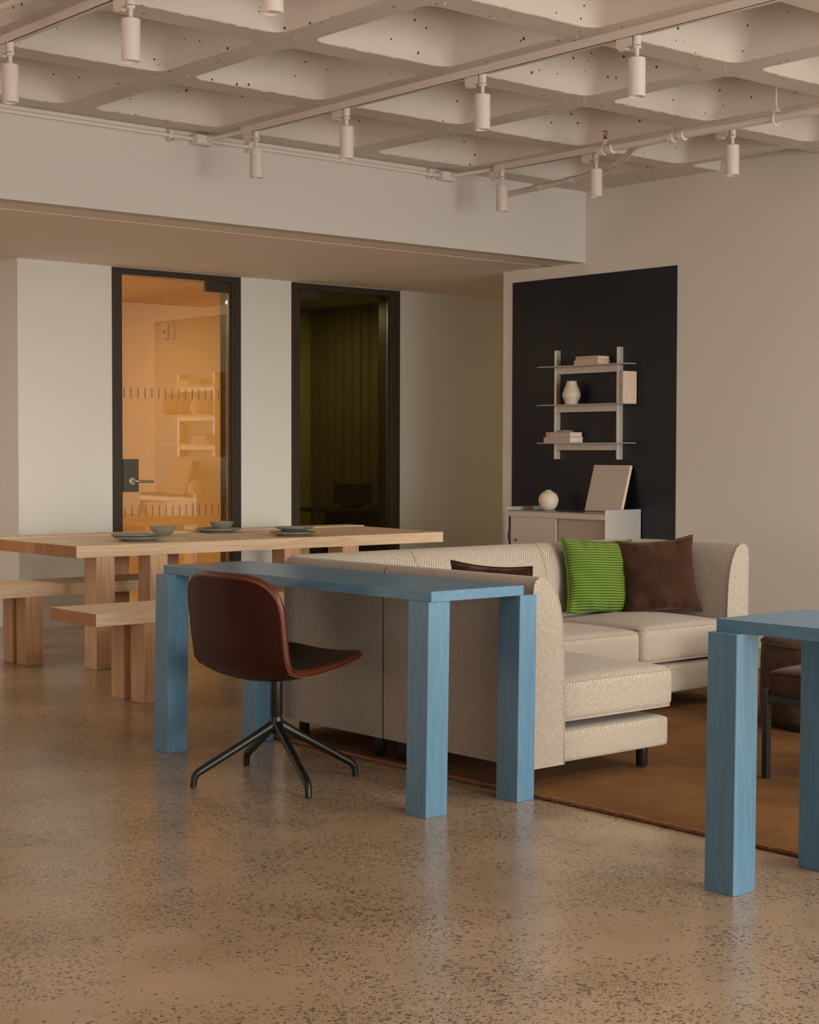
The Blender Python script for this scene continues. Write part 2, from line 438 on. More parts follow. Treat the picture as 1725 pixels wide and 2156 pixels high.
for (x0, x1) in xspans:
    if x0 == -3.0: quad(b, x0, x1, WINY, YB, ZC); continue
    for k, yr in enumerate(YRIB): quad(b, x0, x1, yr-.083, yr+.083, ZC)
    quad(b, x0, x1, 7.708, YB, ZC); quad(b, x0, x1, WINY, YRIB[-1]-.083, ZC)
    for j, (y0, y1) in enumerate(yspans[1:]):
        if x0 > 7.9 and j == 0: quad(b, x0, x1, y0, y1, ZC); continue
        NC = 5
        def loop(ins, r, z): return [b.verts.new((x, y, z)) for x, y in rrect(x0+ins, x1-ins, y0+ins, y1-ins, r, NC)]
        lo = loop(0, .055, ZC); sq = [b.verts.new(p) for p in ((x1, y1, ZC), (x0, y1, ZC), (x0, y0, ZC), (x1, y0, ZC))]
        for q in range(4):
            for i in range(NC): b.faces.new((sq[q], lo[q*(NC+1)+i], lo[q*(NC+1)+i+1]))
        PANS.append(((x0+x1)/2, (y0+y1)/2)); rings = [loop(0, .055, ZC)]
        for ins, r, z in ((.012, .065, ZC+.035), (.030, .085, ZC+.10), (.060, .11, ZC+.25), (.085, .13, ZC+.34), (.13, .13, ZC+.39), (.20, .10, ZC+.405)):
            rings.append(loop(ins, r, z))
        for A, C in zip(rings, rings[1:]):
            for i in range(len(A)): b.faces.new((A[i], A[(i+1) % len(A)], C[(i+1) % len(A)], C[i])).smooth = True
        b.faces.new(rings[-1]).smooth = True
b.normal_update()
for f in b.faces:
    if f.smooth:
        c_ = f.calc_center_median(); cx = min(PANS, key=lambda p: (p[0]-c_.x)**2+(p[1]-c_.y)**2)
        if f.normal.dot(Vector((cx[0], cx[1], 2.6))-c_) < 0: f.normal_flip()
    elif f.normal.z > 0: f.normal_flip()
o = obj('ceiling', b, 'concrete_paint', None, False, False, False); o['kind'] = 'structure'
b = bmesh.new(); rf = random.Random(11)
for (x0, x1) in xspans:
    if x1 < 2.5: continue
    for yr in YRIB[:6]:
        for sg in (-1,):
            n = 30; pts = []; rads = []
            for k in range(n):
                pts.append((x0+.05+(x1-x0-.10)*k/(n-1), yr+sg*(.076+rf.uniform(-.0015, .0015)), ZC+.0002+rf.uniform(-.001, .001))); rads.append(max(.0006, rf.gauss(.0019, .0012)))
            tube(b, pts, rads, 5)
for k in range(5, len(XRIB)):
    for j, yr in enumerate(YRIB[:6]):
        for _ in range(5):
            px, py = XRIB[k]+rf.gauss(0, .05), yr+rf.gauss(0, .05); r = rf.uniform(.002, .0055)
            lathe(b, [(r, ZC+.001), (r*.9, ZC-r*.5), (r*.4, ZC-r*.8), (0, ZC-r*.85)], px, py, 7)
        for _ in range(9):
            px, py = XRIB[k]+rf.uniform(-.075, .075), yr-rf.uniform(.1, .85); r = rf.uniform(.0012, .0035)
            lathe(b, [(r, ZC+.001), (r*.9, ZC-r*.5), (0, ZC-r*.8)], px, py, 6)
ff = obj('formwork_fins', b, 'concrete_paint', o); ff['kind'] = 'stuff'
struct('ceiling_slab', B(-3.2, 8.4, WINY-.2, 8.0, 3.45, 3.6), 'wall_paint')
# rooms behind the glass doors
b = bmesh.new(); box(b, 5.30, 5.33, YD+.16, 13, 0, 2.46); box(b, 5.30, 7.25, 13, 13.1, 0, 2.46); box(b, 5.3, 7.25, YD+.16, 13.1, 2.46, 2.5)
box(b, 7.22, 7.25, YD+.16, 13, 0, 2.46)
struct('wall_meeting_room', b, 'amber_wall')
struct('floor_meeting_room', B(5.33, 7.22, YD+.16, 13, .001, .012), 'pale_carpet')
b = bmesh.new(); box(b, 7.27, 7.30, YD+.16, 11.6, 0, 2.44); box(b, 7.27, 8.8, 11.555, 11.6, 0, 2.44); box(b, 7.27, 9.0, YD+.16, 11.6, 2.434, 2.46)
struct('wall_booth_room', b, 'green_wall')
pw = struct('wall_booth_panelled', B(8.775, 8.85, YD+.16, 11.6, 0, 2.44), 'joint_dark')
y = 11.552
for k in range(11):
    w = .117
    obj('board', B(8.75, 8.78, y-w+.004, y-.004, .0, 2.434, bev=.003, seg=1), 'board_dark', pw); y -= w

# ------------------------------------------------------------------ glass doors
def door(n, x0, x1, gx0, gx1, glass, label):
    d = bpy.data.objects.new('door_%d' % n, None); COL.objects.link(d); d.location = ((x0+x1)/2, YD, 0); d['kind'] = 'structure'; d['label'] = label
    b = bmesh.new()
    box(b, x0, gx0-.012, YD-.006, YD+.12, 0, 2.475, .002, 1); box(b, gx1+.03, x1, YD-.006, YD+.12, 0, 2.475, .002, 1)
    box(b, gx0-.012, gx1+.03, YD-.006, YD+.12, 2.431, 2.475, .002, 1)
    box(b, gx0-.012, gx0+.0, YD+.006, YD+.12, 0, 2.431); box(b, gx1+.012, gx1+.03, YD+.006, YD+.12, 0, 2.431)
    obj('frame', b, 'bronze_frame', d)
    g = obj('glass_leaf', B(gx0, gx1, YD+.012, YD+.022, .012, 2.424), glass, d)
    return d, g
d1, g1 = door(1, 5.902, 6.984, 5.987, 6.873, 'amber_glass', 'tall dark-framed door glowing amber behind the wooden table')
obj('closer_patch', B(6.687, 6.896, YD-.004, YD+.035, 2.357, 2.427, .002, 1), 'bronze_frame', d1)
lp = obj('lock_plate', B(5.988, 6.114, YD+.0, YD+.03, .912, 1.143, .002, 1), 'dark_plate', d1)
b = bmesh.new(); lathe(b, [(0, 0), (.026, 0), (.027, .002), (.027, .008), (.025, .010), (0, .010)], seg=28)
bmesh.ops.rotate(b, verts=b.verts, cent=(0, 0, 0), matrix=Matrix.Rotation(PI/2, 3, 'X')); bmesh.ops.translate(b, verts=b.verts, vec=(6.057, YD, .988))
obj('rosette', b, 'steel', lp, 'auto')
b = tube(bmesh.new(), arc_path([(6.057, YD-.005, .988), (6.057, YD-.05, .988), (6.20, YD-.05, .986)], .02), .0095, 12)
obj('lever_handle', b, 'steel', lp, 'auto')
first = None
for zz, x0, x1 in ((1.570, 6.005, 6.850), (.737, 6.009, 6.852)):
    for k in range(16):
        x = x0+(x1-x0)*k/15
        if first is None:
            first = obj('marker_strip', B(x-.0022, x+.0022, YD+.0105, YD+.0118, zz, zz+.075), 'ink', d1); fx, fz = x, zz
        else:
            c = first.copy(); COL.objects.link(c); c.location = first.location + Vector((x-fx, 0, zz-fz))
d2, g2 = door(2, 7.446, 8.518, 7.533, 8.387, 'green_glass', 'tall dark-framed door onto a dim green booth')
obj('closer_patch', B(7.533, 7.706, YD-.004, YD+.035, 2.345, 2.427, .002, 1), 'bronze_frame', d2)
# things inside the rooms
it = thing('wall_intercom', 'small pale wall box seen through the amber glass door', 'intercom', (7.22, 11.4, 2.1))
obj('back_plate', B(7.205, 7.22, 11.33, 11.47, 2.100, 2.235, .003), 'device', it)
obj('body', B(7.180, 7.206, 11.38, 11.468, 2.108, 2.226, .004), 'device', it)
obj('button', B(7.177, 7.181, 11.41, 11.435, 2.150, 2.172, .002), 'ink', it)
dk = thing('booth_desk', 'dark desk barely visible inside the dim green booth', 'desk', (8.5, 10.8, 0))
obj('desk_top', B(8.30, 8.745, 10.28, 11.30, .70, .73, .003), 'black_metal', dk)
for yy in (10.34, 11.24): obj('leg', B(8.33, 8.37, yy-.02, yy+.02, 0, .70), 'black_metal', dk)
for yy in (10.34, 11.24): obj('leg', B(8.68, 8.72, yy-.02, yy+.02, 0, .70), 'black_metal', dk)
sc = thing('dark_screen', 'black screen standing on the dark booth desk', 'screen', (8.6, 10.8, .73))
obj('panel', B(8.60, 8.625, 10.55, 11.03, .762, .93, .004), 'black_metal', sc); obj('stand', B(8.55, 8.68, 10.72, 10.86, .73, .765, .004), 'black_metal', sc)
def lamp(name, label, loc, size, power, col):  # housing plus area light, always placed out of view
    t = thing(name, label, 'lamp', loc)
    obj('housing', B(loc[0]-size/2, loc[0]+size/2, loc[1]-size/2, loc[1]+size/2, loc[2], loc[2]+.03, .004), 'white_metal', t)
    a = area('unseen_lamp_light', (loc[0], loc[1], loc[2]-.01), (size*.9, size*.9), (0, 0, -1), power, col); return t
for k, (lx, ly) in enumerate(((7.05, 2.95), (3.75, 1.45), (5.6, 1.45), (3.75, -.4), (5.6, -.4))):  # unseen lamps added to brighten floor, seats and rib undersides
    lamp('unseen_lamp', ('added unseen square fill lamp nearest the plain right wall', 'added unseen square fill lamp ahead of the camera', 'added unseen square fill lamp over the right desk', 'added unseen square fill lamp behind the camera', 'added unseen square fill lamp nearest the street windows')[k], (lx-.01, ly+.0, 2.91), (.7, .9, .9, .9, .9)[k], (28, 10, 15, 62, 62)[k], (1, .93, .84))
for k, (lx, ly) in enumerate(((3.1, 8.95), (1.2, 9.6))):  # more unseen lamps, added to lift the far floor and soffit
    lamp('unseen_lamp', ('added unseen fill lamp under the soffit left of the timber table', 'added unseen fill lamp under the soffit deep in the passage')[k], (lx, ly, 2.445), .8, (14, 20)[k], (1, .90, .78))
lamp('unseen_lamp', 'square ceiling lamp hidden above the amber glass door', (5.9, 11.2, 2.43), .5, 30, (1, .84, .60))
lamp('unseen_lamp', 'added unseen fill lamp in the corridor beyond the right wall', (11.6, 9.3, 2.445), .4, 9, (1, .78, .42))  # unseen, added to lighten the dim right end of the door wall
lamp('unseen_lamp', 'square ceiling lamp hidden above the green booth', (7.9, 10.9, 2.404), .2, 15, (1, .90, .66))

# ------------------------------------------------------------------ ceiling services
def track(x, y0, y1, label):
    t = thing('lighting_track', label, 'lighting track', (x, y1, ZC))
    obj('rail', B(x-.019, x+.019, y0, y1, 2.918, ZC, .0015, 1), 'white_metal', t)
    obj('slot', B(x-.0165, x-.0125, y0, y1-.03, 2.9165, 2.92), 'shade', t)
    obj('end_cap', B(x-.022, x+.022, y1-.055, y1+.03, 2.914, ZC, .002, 1), 'white_metal', t)
    return t
track(3.290, WINY+1, 7.3, 'white lighting track nearest the left edge of the photo')
track(5.190, WINY+1, 7.42, 'long white lighting track crossing the middle of the ceiling')
track(7.035, WINY+1, 7.37, 'white lighting track nearest the navy wall')
def spot(x, y, label):
    t = thing('track_spotlight', label, 'spotlight', (x, y, 2.918), 'white cylinder spotlights on the ceiling tracks')
    obj('adapter', B(x-.016, x+.016, y+.018, y+.105, 2.878, 2.918, .002, 1), 'white_metal', t)
    obj('latch', B(x-.012, x+.012, y+.055, y+.095, 2.868, 2.879, .001, 1), 'white_metal', t)
    b = lathe(bmesh.new(), [(0, 2.921), (.0165, 2.921), (.0165, 2.867), (.013, 2.864), (0, 2.864)], x, y, 20)
    kn = obj('knuckle', b, 'white_metal', t, 'auto')
    for a in (-.55, .0, .5):
        aa = -PI/2-.65+a; px, py = x+.0163*math.cos(aa), y+.0163*math.sin(aa)
        b = bmesh.new(); bmesh.ops.create_uvsphere(b, u_segments=8, v_segments=6, radius=.0026); bmesh.ops.translate(b, verts=b.verts, vec=(px, py, 2.877))
        obj('screw', b, 'dark_plate', kn)
    obj('stem', lathe(bmesh.new(), [(0, 2.866), (.0085, 2.866), (.0085, 2.824), (0, 2.824)], x, y, 16), 'white_metal', t, 'auto')
    obj('head', lathe(bmesh.new(), [(0, 2.827), (.0335, 2.827), (.0355, 2.825), (.0355, 2.670), (.0335, 2.668), (.0325, 2.672), (.030, 2.70), (.018, 2.73), (0, 2.735)], x, y, 36), 'white_metal', t, 'auto')
    obj('lens', lathe(bmesh.new(), [(0, 2.733), (.017, 2.731), (.017, 2.727), (0, 2.727)], x, y, 20), 'aluminium', t, 'auto')
    return t
spot(3.29, 6.437, 'white cylinder spotlight at the far left edge, above the passage')
spot(3.29, 5.463, 'second white cylinder spotlight from the left edge of the photo')
spot(3.29, 4.551, 'white cylinder spotlight cut off by the top edge of the photo')
spot(5.19, 7.332, 'spotlight on the middle track nearest the bulkhead')
spot(5.19, 6.551, 'spotlight on the middle track, second from the bulkhead')
spot(5.19, 5.553, 'spotlight on the middle track, third from the bulkhead')
spot(5.19, 4.620, 'spotlight on the middle track, largest and nearest of that track')
spot(7.05-.015, 7.349, 'spotlight on the right track, hanging in front of the bulkhead pipe')
spot(7.035, 6.568, 'spotlight on the right track, beside the copper sprinkler')
spot(7.035, 5.586, 'rightmost spotlight, hanging before the plain right wall')

# conduit along the bulkhead
t = thing('conduit', 'white conduit pipe along the top of the bulkhead', 'conduit', (3, 7.73, 2.92))
obj('pipe', tube(bmesh.new(), [(-2.9, 7.732, 2.928), (6.88, 7.732, 2.916)], .0115, 12), 'white_metal', t, 'auto')
for x in (4.90, 5.42, 6.78):
    cl = obj('clip', B(x-.008, x+.008, 7.715, 7.753, 2.885, 2.948, .002, 1), 'white_metal', t)
    obj('clip_screw', B(x-.004, x+.004, 7.708, 7.716, 2.889, 2.897), 'dark_plate', cl)
for x, tx in ((5.10, 5.19), (6.905, 7.035)):
    jb = obj('junction_box', B(x-.055, x+.055, 7.69, 7.753, 2.885, 2.94, .006), 'white_metal', t)
    obj('box_lid', B(x-.05, x+.05, 7.683, 7.692, 2.889, 2.936, .003), 'white_metal', jb)
    obj('branch_pipe', tube(bmesh.new(), [(x+.02, 7.69, 2.915), (tx, 7.45, 2.935)], .0115, 12), 'white_metal', t, 'auto')
    obj('collar', tube(bmesh.new(), [(x+.018, 7.695, 2.914), (x+.024, 7.668, 2.917)], .018, 14), 'white_metal', t, 'auto')
# sprinkler main
ZP = 2.848; XP = 6.716
t = thing('sprinkler_pipe', 'thick white sprinkler main crossing the ceiling at right', 'pipe', (XP, 6.3, ZP))
obj('main_pipe', tube(bmesh.new(), [(XP, WINY+.5, ZP-.012), (XP, 6.24, ZP+.006)], .0215, 18), 'white_metal', t, 'auto')
elb = [(6.72, 5.80, ZP), (6.735, 5.953, 2.85), (6.80, 6.078, 2.85), (6.927, 6.23, 2.85), (7.052, 6.40, 2.85), (7.149, 6.565, 2.85), (7.209, 6.707, 2.85), (7.257, 6.849, 2.85), (7.297, 6.991, 2.85), (7.352, 7.326, 2.85), (7.409, 7.70, 2.85), (7.416, 7.754, 2.85)]
sm = []
for i in range(len(elb)-1):
    p0, p1, p2, p3 = (Vector(elb[max(i-1, 0)]), Vector(elb[i]), Vector(elb[i+1]), Vector(elb[min(i+2, len(elb)-1)]))
    for k in range(5):
        u = k/5; sm.append(.5*((2*p1) + (p2-p0)*u + (2*p0-5*p1+4*p2-p3)*u*u + (3*p1-p0-3*p2+p3)*u**3))
sm.append(Vector(elb[-1]))
obj('elbow_pipe', tube(bmesh.new(), sm, .0185, 16), 'white_metal', t, 'auto')
for y in (7.03, 7.36): obj('sleeve', tube(bmesh.new(), [(7.303+(y+q-7.03)*.155, y+q, 2.85) for q in (-.045, -.04, .04, .045)], [.0195, .0215, .0215, .0195], 16), 'white_metal', t, 'auto')
obj('wall_flange', tube(bmesh.new(), [(7.414, 7.725, 2.85), (7.416, 7.754, 2.85)], .032, 18), 'white_metal', t, 'auto')
def ring(y, z, r=.029, w=.02, n='coupling'):
    return obj(n, tube(bmesh.new(), [(XP, y-w, z), (XP, y-w+.004, z), (XP, y+w-.004, z), (XP, y+w, z)], [.022, r, r, .022], 18), 'white_metal', t, 'auto')
for y in (5.66, 5.73, 6.16, 6.225): ring(y, ZP+.002)
obj('tee_riser', lathe(bmesh.new(), [(0, ZP), (.017, ZP), (.017, ZP+.04), (.013, ZP+.045), (.013, ZP+.055), (0, ZP+.055)], XP, 6.205, 16), 'white_metal', t, 'auto')
sh = obj('sprinkler_head', lathe(bmesh.new(), [(0, ZP+.055), (.010, ZP+.055), (.010, ZP+.068), (.007, ZP+.072), (0, ZP+.072)], XP, 6.205, 12), 'copper', t, 'auto'); sh['label'] = 'small copper sprinkler head standing on the pipe'
for s in (-1, 1): obj('frame_arm', tube(bmesh.new(), arc_path([(XP+s*.004, 6.205+s*.004, ZP+.07), (XP+s*.010, 6.205-s*.010, ZP+.082), (XP+s*.004, 6.205-s*.004, ZP+.10)], .01), .0025, 6), 'copper', sh)
obj('bulb', lathe(bmesh.new(), [(0, ZP+.072), (.003, ZP+.075), (.003, ZP+.095), (0, ZP+.098)], XP, 6.205, 8), 'glass_bulb', sh)
obj('deflector', lathe(bmesh.new(), [(0, ZP+.099), (.018, ZP+.100), (.019, ZP+.102), (0, ZP+.104)], XP, 6.205, 12), 'copper', sh)
h = thing('pipe_hanger', 'white rod and clevis ring holding the sprinkler main', 'hanger', (XP, 5.065, ZP))
obj('rod', tube(bmesh.new(), [(XP, 5.065, ZP+.02), (XP, 5.065, 3.18)], .0055, 8), 'white_metal', h)
obj('clevis', tube(bmesh.new(), [(XP+.027*math.sin(2*PI*k/20), 5.065+.0, ZP-.004+.030*math.cos(2*PI*k/20)) for k in range(20)], .006, 6, closed=True), 'white_metal', h)
obj('yoke', B(XP-.016, XP+.016, 5.05, 5.08, ZP+.026, ZP+.048, .002, 1), 'white_metal', h)
t = thing('conduit', 'short white pipe with a coupling in the top left corner', 'conduit', (2.95, 5.6, 2.9))
obj('pipe', tube(bmesh.new(), [(2.97, 3.0, 2.90), (2.97, 6.03, 2.90)], .016, 14), 'white_metal', t, 'auto')
obj('coupling', tube(bmesh.new(), [(2.97, 5.95, 2.90), (2.97, 6.06, 2.90)], .024, 16), 'white_metal', t, 'auto')

# ------------------------------------------------------------------ wooden table and benches
def mm(bm, pts, z0, z1, bev=.002):
    a = [bm.verts.new((x, y, z0)) for x, y in pts]; c = [bm.verts.new((x, y, z1)) for x, y in pts]; n = len(pts)
    bm.faces.new(a[::-1]); bm.faces.new(c)
    for k in range(n): bm.faces.new((a[k], a[(k+1) % n], c[(k+1) % n], c[k]))
    if bev: bmesh.ops.bevel(bm, geom=list(bm.edges), offset=bev, segments=1, affect='EDGES')
    return bm
tb = thing('dining_table', 'long pale timber table set with grey-green plates and bowls', 'table', (5.8, 8.55, 0))
ZT0, ZT = .616, .681
ys = [7.972, 8.105, 8.222, 8.34, 8.46, 8.585, 8.71, 8.82, 8.932]
for k in range(8):
    y0, y1 = ys[k], ys[k+1]
    dx = random.uniform(-.003, .003)
    xa = 4.448 + .006*(k/7) + (0 if k < 2 else .004) + dx
    xb0 = 7.117 + (y0-7.972)*.105; xb1 = 7.117 + (y1-7.972)*.105
    o = obj('plank', mm(bmesh.new(), [(xa, y0), (xb0, y0-.0), (xb1, y1), (xa, y1)], ZT0, ZT, .0012), 'pine_x', tb)
obj('plank', mm(bmesh.new(), [(4.30, 8.936), (7.24, 8.936), (7.245, 9.135), (4.30, 9.135)], ZT0, ZT+.006, .0015), 'pine_x', tb)
for x0, x1 in ((4.557, 4.672), (4.900, 5.015), (5.832, 5.952), (6.272, 6.400)):
    obj('leg', B(x0, x1, 7.950, 8.083, 0, ZT0, .002, 1, shear=(.008, .012)), 'pine_z_shaded', tb)
for x0, x1 in ((5.255, 5.37), (5.62, 5.735), (6.66, 6.78), (7.04, 7.14)):
    obj('leg', B(x0, x1, 8.96, 9.09, 0, ZT0, .002, 1), 'pine_z_shaded', tb)
def bench(name, label, x0, x1, yb, z0, z1, legs, stag):
    t = thing(name, label, 'bench', ((x0+x1)/2, (yb[0]+yb[-1])/2, 0), 'timber benches beside the long table')
    for k in range(len(yb)-1):
        obj('plank', mm(bmesh.new(), [(x0+stag[k], yb[k]), (x1+stag[k], yb[k]), (x1+stag[k], yb[k+1]), (x0+stag[k], yb[k+1])], z0, z1, .0012), 'pine_x', t)
    for lx, ly, w, d in legs: obj('leg', B(lx, lx+w, ly, ly+d, 0, z0, .002, 1), 'pine_z_shaded', t)
    return t
bench('bench', 'timber bench on the near side of the table, half behind the blue desk', 3.89, 6.60, [6.792, 6.88, 6.97, 7.045, 7.122, 7.245], .377, .437,
      [(4.12, 6.742, .115, .125), (4.125, 6.936, .115, .12), (6.2, 6.742, .115, .125), (6.2, 6.936, .115, .12)], [0, .001, 0, .002, .006])
bench('bench', 'timber bench on the far side of the table, running out at left', 3.80, 6.55, [8.37, 8.46, 8.55, 8.64, 8.72, 8.806], .382, .4445,
      [(4.347, 8.357, .105, .12), (4.352, 8.53, .105, .12), (6.1, 8.357, .105, .12), (6.1, 8.53, .105, .12)], [0, .001, 0, .003, .004])
# crockery
def plate(x, y, z, R, h, label):
    p = [(0, z), (R*.62, z), (R*.66, z+.004), (R*.70, z+.008), (R*.96, z+h*.62), (R, z+h*.80), (R*.995, z+h*.97), (R*.975, z+h), (R*.945, z+h*.93), (R*.90, z+h*.62), (R*.80, z+.011), (R*.5, z+.008), (0, z+.008)]
    return tag(obj('plate', lathe(bmesh.new(), p, x, y, 56), 'stone_glaze', None, 'auto'), label, 'plate', 'grey-green plates on the timber table')
def bowl(x, y, z, R, h, label):
    p = [(0, z), (R*.42, z), (R*.45, z+.006), (R*.62, z+h*.2), (R*.82, z+h*.5), (R*.95, z+h*.8), (R, z+h*.97), (R*.985, z+h), (R*.955, z+h*.98), (R*.90, z+h*.8), (R*.76, z+h*.48), (R*.5, z+h*.18), (0, z+h*.12)]
    return tag(obj('bowl', lathe(bmesh.new(), p, x, y, 56), 'stone_glaze', None, 'auto'), label, 'bowl', 'grey-green bowls on the timber table')
plate(5.00, 8.24, ZT+.0004, .145, .027, 'lower plate of the pair nearest the left end of the table')
plate(4.985, 8.27, ZT+.0140, .128, .027, 'upper plate of the pair nearest the left end of the table')
bowl(5.39, 8.60, ZT, .082, .062, 'grey-green bowl standing directly on the table behind two plates')
plate(5.93, 8.80, ZT, .146, .028, 'plate carrying a bowl at the middle of the table')
bowl(5.955, 8.80, ZT+.009, .077, .060, 'grey-green bowl standing on a plate at mid table')
plate(6.05, 8.165, ZT, .144, .027, 'lower plate of the pair at the right of the table')
plate(6.12, 8.245, ZT+.0275, .122, .024, 'upper plate of the pair at the right of the table')

# ------------------------------------------------------------------ blue desks
SH = (.022, .012)
def desk(label, tx, ty, legs, loc):
    t = thing('blue_desk', label, 'desk', loc)
    obj('desk_top', B(*tx, *ty, .708, .743, .0012, 1), 'blue_ash_y', t)
    for x, y, w, d in legs: obj('leg', B(x, x+w, y, y+d, 0, .7085, .0015, 1, shear=SH), 'blue_ash_z', t)
    return t
desk('blue stained desk with the leather chair drawn up to it', (3.552, 3.975), (4.036, 5.664),
     [(3.526, 4.032, .094, .102), (3.504, 5.567, .095, .10), (3.929, 4.018, .082, .105), (3.925, 5.552, .09, .10)], (3.76, 4.85, 0))
desk('blue stained desk cut off by the right edge of the photo', (3.592, 4.008), (1.26, 2.893),
     [(3.537, 2.783, .095, .10), (3.947, 2.772, .09, .10), (3.56, 1.27, .094, .10), (3.92, 1.26, .09, .10)], (3.8, 2.1, 0))

# ------------------------------------------------------------------ leather swivel chair
CX, CY = 3.522, 4.853
ch = thing('swivel_chair', 'reddish brown leather swivel chair on a black four-star base', 'chair', (CX, CY, 0))
RZ = math.radians(6)
def shell_point(s, v, side):
    """s 0..1 from seat front to back top, v -1..1 across"""
    P = [(.286, .447), (.240, .437), (.15, .416), (.07, .402), (-.02, .391), (-.090, .391), (-.150, .405), (-.192, .446), (-.210, .51), (-.222, .58), (-.234, .65), (-.247, .72), (-.257, .774)]
    u = s*(len(P)-1); i = min(int(u), len(P)-2); f = u-i
    p0, p1, p2, p3 = (Vector(P[max(i-1, 0)]), Vector(P[i]), Vector(P[i+1]), Vector(P[min(i+2, len(P)-1)]))
    p = .5*((2*p1) + (p2-p0)*f + (2*p0-5*p1+4*p2-p3)*f*f + (3*p1-p0-3*p2+p3)*f**3)
    d = (p2-p1).normalized(); nrm = Vector((-d.y, d.x)) * -1     # towards the sitter
    hw = .205 + .04*math.sin(min(1, s*1.6)*PI/2)
    # rounded ends
    e = 1.0
    for lim, ln in ((0, .13), (1, .20)):
        k = abs(s-lim)/ln
        if k < 1: e = min(e, (1-(1-k)**2.6)**(1/2.6) if k > 0 else 0)
    w = hw*max(e, .0)
    yy = v*w
    cup = (abs(yy)/.24)**2.2
    lift = .034 if s < .5 else .034+.016*(s-.5)*2
    p = p + nrm*lift*cup
    return p, nrm, yy
def shell(bm, thick, n=40, m=26, off0=0, off1=1, lo=.0, hi=1.0):
    grids = []
    for side in (off0, off1):
        g = []
        for i in range(n+1):
            s = lo+(hi-lo)*(.5-.5*math.cos(PI*i/n)); row = []
            for j in range(m+1):
                v = math.sin(PI/2*(-1+2*j/m)); p, nr, yy = shell_point(s, v, side)
                q = p + nr*thick*side
                row.append(bm.verts.new((q.x, yy, q.y)))
            g.append(row)
        grids.append(g)
    for g, fl in zip(grids, (False, True)):
        for i in range(n):
            for j in range(m):
                f = (g[i][j], g[i+1][j], g[i+1][j+1], g[i][j+1]); bm.faces.new(f if fl else f[::-1])
    a, c = grids
    for i in range(n):
        bm.faces.new((a[i][0], a[i+1][0], c[i+1][0], c[i][0])); bm.faces.new((a[i][m], c[i][m], c[i+1][m], a[i+1][m]))
    for j in range(m):
        bm.faces.new((a[0][j], c[0][j], c[0][j+1], a[0][j+1])); bm.faces.new((a[n][j], a[n][j+1], c[n][j+1], c[n][j]))
    bmesh.ops.remove_doubles(bm, verts=bm.verts, dist=.0004)
    return bm
def place_chair_part(bm):
    bmesh.ops.rotate(bm, verts=bm.verts, cent=(0, 0, 0), matrix=Matrix.Rotation(RZ, 3, 'Z'))
    bmesh.ops.translate(bm, verts=bm.verts, vec=(-.009, .010, -.015))
    return bm
obj('shell', place_chair_part(shell(bmesh.new(), .016)), 'leather', ch, True, local=True)
pad = obj('seat_pad', place_chair_part(shell(bmesh.new(), .013, off0=.85, off1=1.9, lo=.012, hi=.988)), 'leather', ch, True, local=True)
# rolled edge and stitched seam following the shell outline
def outline(off, k=1.0, inset=0.0):
    pts = []
    n = 44
    for i in range(n+1):
        s = .5-.5*math.cos(PI*i/n); p, nr, yy = shell_point(s, 1, 0); q = p+nr*off; pts.append(Vector((q.x, yy*k, q.y)))
    other = [Vector((p.x, -p.y, p.z)) for p in pts[::-1]]
    loop = pts + other[1:-1]
    out = []
    for p in loop:
        if not out or (p-out[-1]).length > .004: out.append(p)
    return out
obj('edge_roll', place_chair_part(tube(bmesh.new(), outline(.012, .985), .0142, 10, closed=True)), 'leather_edge_lit', ch, True, local=True)
obj('stitching', place_chair_part(tube(bmesh.new(), outline(.0, 1.022), .0016, 5, closed=True)), 'thread', ch, True, local=True)
obj('stitching', place_chair_part(tube(bmesh.new(), outline(.007, 1.034), .0012, 5, closed=True)), 'thread', ch, True, local=True)
obj('mount', lathe(bmesh.new(), [(0, .392), (.03, .390), (.03, .380), (.024, .372), (0, .372)], seg=28), 'black_metal', ch, 'auto', local=True)
obj('column', lathe(bmesh.new(), [(0, .376), (.0225, .376), (.0225, .243), (.021, .240), (0, .240)], seg=28), 'black_metal', ch, 'auto', local=True)
obj('swivel_ring', lathe(bmesh.new(), [(0, .241), (.017, .241), (.017, .234), (0, .234)], seg=24), 'rubber', ch, 'auto', local=True)
obj('hub', lathe(bmesh.new(), [(0, .236), (.0225, .236), (.0235, .225), (.027, .208), (.029, .195), (.024, .178), (.012, .170), (0, .168)], seg=28), 'black_metal', ch, 'auto', local=True)
for fx, fy in ((3.224, 4.947), (3.605, 5.163), (3.427, 4.534), (3.797, 4.738)):
    d = Vector((fx-CX, fy-CY, 0)); R = d.length; d.normalize()
    pts = arc_path([d*.005+Vector((0, 0, .212)), d*.05+Vector((0, 0, .186)), d*(R-.004)+Vector((0, 0, .046)), d*R+Vector((0, 0, .004))], .035, 6)
    n = len(pts); rads = [.0185 - .0065*(k/(n-1)) for k in range(n)]
    lg = obj('leg', tube(bmesh.new(), pts, rads, 14), 'black_metal', ch, 'auto', local=True)
    obj('glide', lathe(bmesh.new(), [(0, .005), (.0105, .005), (.0105, 0), (0, 0)], d.x*R, d.y*R, 14), 'rubber', lg, 'auto', local=True)

